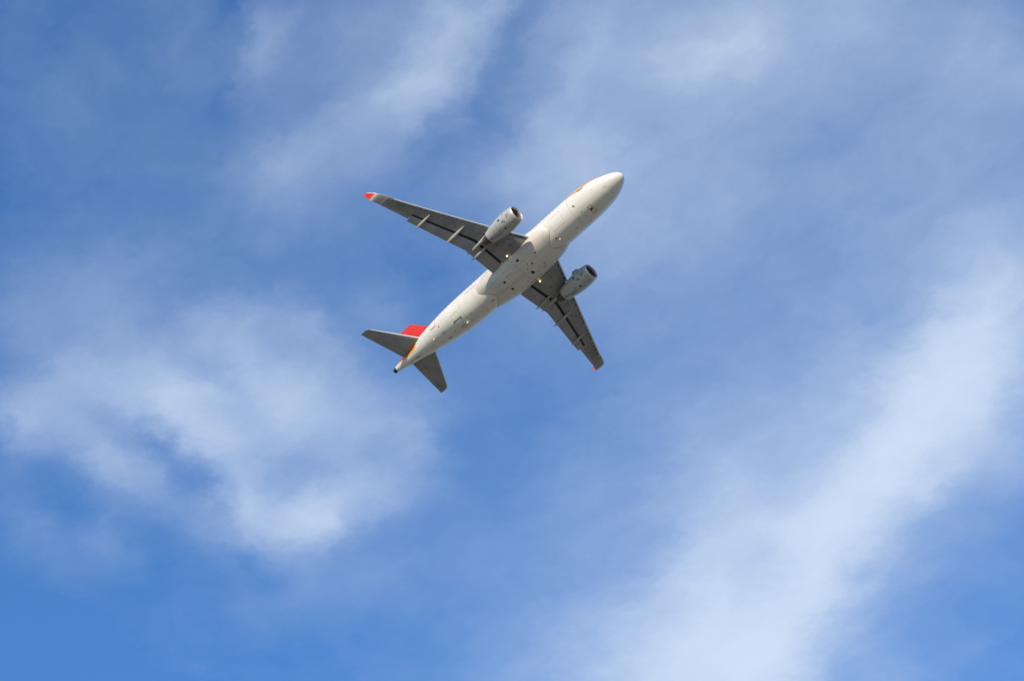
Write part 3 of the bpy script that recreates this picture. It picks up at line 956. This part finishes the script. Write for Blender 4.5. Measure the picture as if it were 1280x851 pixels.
def make_engine(sg):
    yc, zc_ = sg * 5.7, -1.70
    mb = MB()
    prof = [(11.02, 1.005), (11.4, 1.07), (11.9, 1.115), (12.5, 1.12), (13.1, 1.08), (13.7, 1.005), (14.3, .90), (14.8, .80), (15.1, .735), (15.1, .70), (14.7, .74)]
    mb.loft([ring_at(s, r, yc, zc_) for s, r in prof], 0, True, (False, False))
    # dark bypass ring inside the nozzle
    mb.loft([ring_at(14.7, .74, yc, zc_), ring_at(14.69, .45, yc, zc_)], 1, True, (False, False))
    eng = mb.build('engine', [M['nacelle'], M['dark']], plane, 40)
    w = MB()
    w.loft([ring_at(s, r, yc, zc_) for s, r in ((11.02, 1.005), (10.9, .97), (10.82, .935), (10.78, .90), (10.79, .865), (10.85, .835), (11.0, .82))], 0, True, (False, False))
    w.build('inlet_lip', M['lip'], eng)
    w = MB()
    w.loft([ring_at(s, r, yc, zc_) for s, r in ((11.0, .82), (11.4, .84), (11.95, .86), (11.95, .1))], 0, True, (False, False))
    w.build('inlet_duct', M['duct'], eng)
    w = MB()
    for k in range(30):
        a = 2 * math.pi * k / 30
        def pt(r, da, s): return (-s, yc + r * math.cos(a + da), zc_ + r * math.sin(a + da))
        w.add([pt(.22, 0, 11.78), pt(.84, .03, 11.68), pt(.84, .17, 11.9), pt(.22, .2, 11.92)], [[0, 1, 2, 3]])
    w.build('fan', M['blade'], eng, 0, False)
    w = MB()
    w.loft([ring_at(s, r, yc, zc_, 20) for s, r in ((11.35, .01), (11.45, .1), (11.62, .2), (11.8, .26))], 0)
    w.build('spinner', M['spinner'], eng)
    w = MB()
    w.loft([ring_at(s, r, yc, zc_, 32) for s, r in ((14.5, .58), (15.1, .56), (15.6, .49), (15.95, .42), (15.95, .39), (15.6, .40))], 0, True, (False, False))
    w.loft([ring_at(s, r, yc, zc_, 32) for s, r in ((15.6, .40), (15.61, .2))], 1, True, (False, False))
    w.build('exhaust_nozzle', [M['hot'], M['dark']], eng)
    w = MB()
    w.loft([ring_at(s, r, yc, zc_, 24) for s, r in ((15.5, .27), (15.9, .23), (16.2, .13), (16.4, .03))], 0)
    w.build('exhaust_plug', M['hot'], eng)
    # strake on the inboard shoulder
    w = MB()
    a = math.radians(38); iy = -sg
    def sp(s, h, t):
        r = 1.10 + h
        return (-s, yc + iy * (r * math.cos(a) - t * math.sin(a)), zc_ + r * math.sin(a) + t * math.cos(a))
    w.loft([[sp(11.75, -.03, t), sp(12.2, .26, t), sp(12.75, .30, t), sp(13.0, -.06, t)] for t in (-.02, .02)])
    w.build('strake', M['nacelle'], eng, 0)
    # hinge fairings, drains and cowl openings low on the nacelle: station, angle, length, width, material
    for s, ang, ls, lw_, k in ((12.7, -159, .28, .22, 'dark'), (12.3, -135, .34, .12, 'line'), (12.15, -128, .12, .18, 'line'), (12.55, -95, .2, .16, 'dark'), (11.5, -151, .3, .09, 'line'), (11.6, -140, .12, .2, 'line'),
                             (12.0, -172, .1, .14, 'crimson'), (14.75, -98, .26, .14, 'dark'), (14.0, -93, 1.1, .045, 'line'), (13.2, -106, .16, .1, 'line'), (13.75, -80, .9, .04, 'line'), (12.9, -120, .08, .1, 'line'), (13.9, -130, .1, .08, 'line')):
        w = MB(); R_ = table(*[(q_, r_) for q_, r_ in prof[:9]])
        vs = []
        for i in range(3):
            for j in range(3):
                s_ = s + ls * (i / 2 - .5); an = rad(ang) + lw_ * (j / 2 - .5) / 1.1
                r_ = R_(s_) + .014
                vs.append((-s_, yc + r_ * math.cos(an), zc_ + r_ * math.sin(an)))
        w.add(vs, [[0, 1, 4, 3], [1, 2, 5, 4], [3, 4, 7, 6], [4, 5, 8, 7]])
        w.build('cowl_opening', M[k], eng)
    w = MB()                                              # cowl split line along the keel
    w.tube([(-s, yc, zc_ - R_(s) - .002) for s in (11.4, 12, 12.6, 13.2, 13.8, 14.4, 15.0)], .012, 0, 4)
    w.build('cowl_joint', M['line'], eng)
    # pylon: from the cowl crown to under the wing, tailing off past the exhaust
    w = MB(); rings = []
    for s, zb, zt, hw in ((12.4, -.66, -.56, .04), (13.0, -.75, -.38, .14), (13.9, -.9, -.25, .2), (14.6, -1.1, -.3, .23), (15.1, -1.25, -.5, .24), (15.7, -1.32, -.6, .24), (16.3, -1.30, -.7, .22), (17.0, -1.22, -.75, .17), (17.8, -1.18, -.85, .15), (18.4, -1.16, -.95, .09), (18.8, -1.13, -1.08, .015)):
        zm = (zb + zt) / 2
        rings.append([(-s, yc + dy * hw, z) for dy, z in ((0, zb), (.7, zb + .05), (1, zb + (zt - zb) * .3), (1, zt - (zt - zb) * .1), (.6, zt), (-.6, zt), (-1, zt - (zt - zb) * .1), (-1, zb + (zt - zb) * .3), (-.7, zb + .05))])
    w.loft(rings)
    w.build('pylon', M['canoe'], eng, 40)
    return eng


engines = [make_engine(sg) for sg in (-1, 1)]

# --- tailplanes
def make_tail(sg):
    def l(y): return 31.55 + (y - .9) * .672
    def t(y): return 35.12 + (y - .9) * .212
    def z(y): return .80 + (y - .9) * .095
    def ring(y, x0, x1, th, gap=0):
        c = t(y) - l(y); xs = [x0 + (x1 - x0) * q for q in (0, .01, .04, .1, .2, .35, .5, .65, .8, .92, 1)]
        if x0 > 0: xs = [x0 + (x1 - x0) * q for q in (0, .05, .12, .2, .3, .42, .55, .7, .82, .92, 1)]
        f = (lambda x: yt(x)) if x0 == 0 else (lambda x: yt(x) * min(1, math.sqrt(max(0, (x - x0)) / .04)))
        up = [(-(l(y) + c * x), sg * y, z(y) + th * c * f(x)) for x in reversed(xs)]
        lw = [(-(l(y) + c * x), sg * y, z(y) - th * c * f(x)) for x in xs[1:]]
        return up + lw
    mb = MB()
    ys = [.3, 1.0, 2, 3.2, 4.4, 5.4, 5.85]
    rs = [ring(y, 0, .69, .10) for y in ys]
    # rounded tip
    def tip(y, k):
        r = ring(y, 0, .69, .07)
        x0 = min(p[0] for p in r)
        return [(x0 + (p[0] - x0) * (1 - k), p[1], p[2]) for p in r]
    rs += [tip(6.05, .02), tip(6.18, .16), tip(6.24, .4)]
    mb.loft(rs)
    tp = mb.build('tailplane', M['tailplane'], plane, 35)
    w = MB(); w.loft([ring(y, .693, 1, .10) for y in (.55, 2, 3.2, 4.4, 5.4, 6.22)])
    w.build('elevator', M['tailplane'], tp, 35)
    w = MB()                                              # white strip, paints the sunlit look into the leading edge
    rings = []
    for y in (1.1, 2, 3.2, 4.4, 5.4, 5.95):
        c = t(y) - l(y)
        rr = []
        for x in (.045, .02, .006, 0): rr.append((-(l(y) + c * x - .006), sg * y, z(y) + .10 * c * yt(x) + .004))
        for x in (.006, .02, .035): rr.append((-(l(y) + c * x - .006), sg * y, z(y) - .10 * c * yt(x) - .004))
        rings.append(rr)
    w.loft(rings, 0, False, (False, False))
    w.build('lit_leading_edge', M['white'], tp, 60)
    return tp


tails = [make_tail(sg) for sg in (-1, 1)]

# --- fin and rudder
def fin_l(z): return 34.72 - (7.61 - z) * .86
def fin_t(z): return 36.55 - (7.61 - z) * .26
def fin_ring(z, x0, x1, th=.10, k=0):
    c = fin_t(z) - fin_l(z)
    if x0 == 0: xs = [x1 * q for q in (0, .01, .04, .1, .2, .35, .5, .65, .8, .92, 1)]
    else: xs = [x0 + (x1 - x0) * q for q in (0, .05, .12, .2, .3, .42, .55, .7, .82, .92, 1)]
    f = (lambda x: yt(x)) if x0 == 0 else (lambda x: yt(x) * min(1, math.sqrt(max(0, (x - x0)) / .04)))
    return [(-(fin_l(z) + c * x), th * c * f(x), z) for x in reversed(xs)] + [(-(fin_l(z) + c * x), -th * c * f(x), z) for x in xs[1:]]
mb = MB()
mb.loft([fin_ring(z, 0, .70) for z in (1.5, 2.2, 3.2, 4.4, 5.6, 6.8, 7.45)] + [fin_ring(7.61, 0.0, .70, .05)])
mb.loft([[(-s, -.18 * k_, 2.02), (-s, 0, h_), (-s, .18 * k_, 2.02), (-s, 0, 1.7)] for s, h_, k_ in ((26.6, 2.06, .1), (27.8, 2.22, .5), (29.0, 2.5, .9), (30.4, 2.95, 1.2))], 0)
fin = mb.build('fin', M['red'], plane, 35)
w = MB(); w.loft([fin_ring(z, .715, 1) for z in (2.05, 3.2, 4.4, 5.6, 6.8, 7.58)])
w.build('rudder', M['red'], fin, 35)
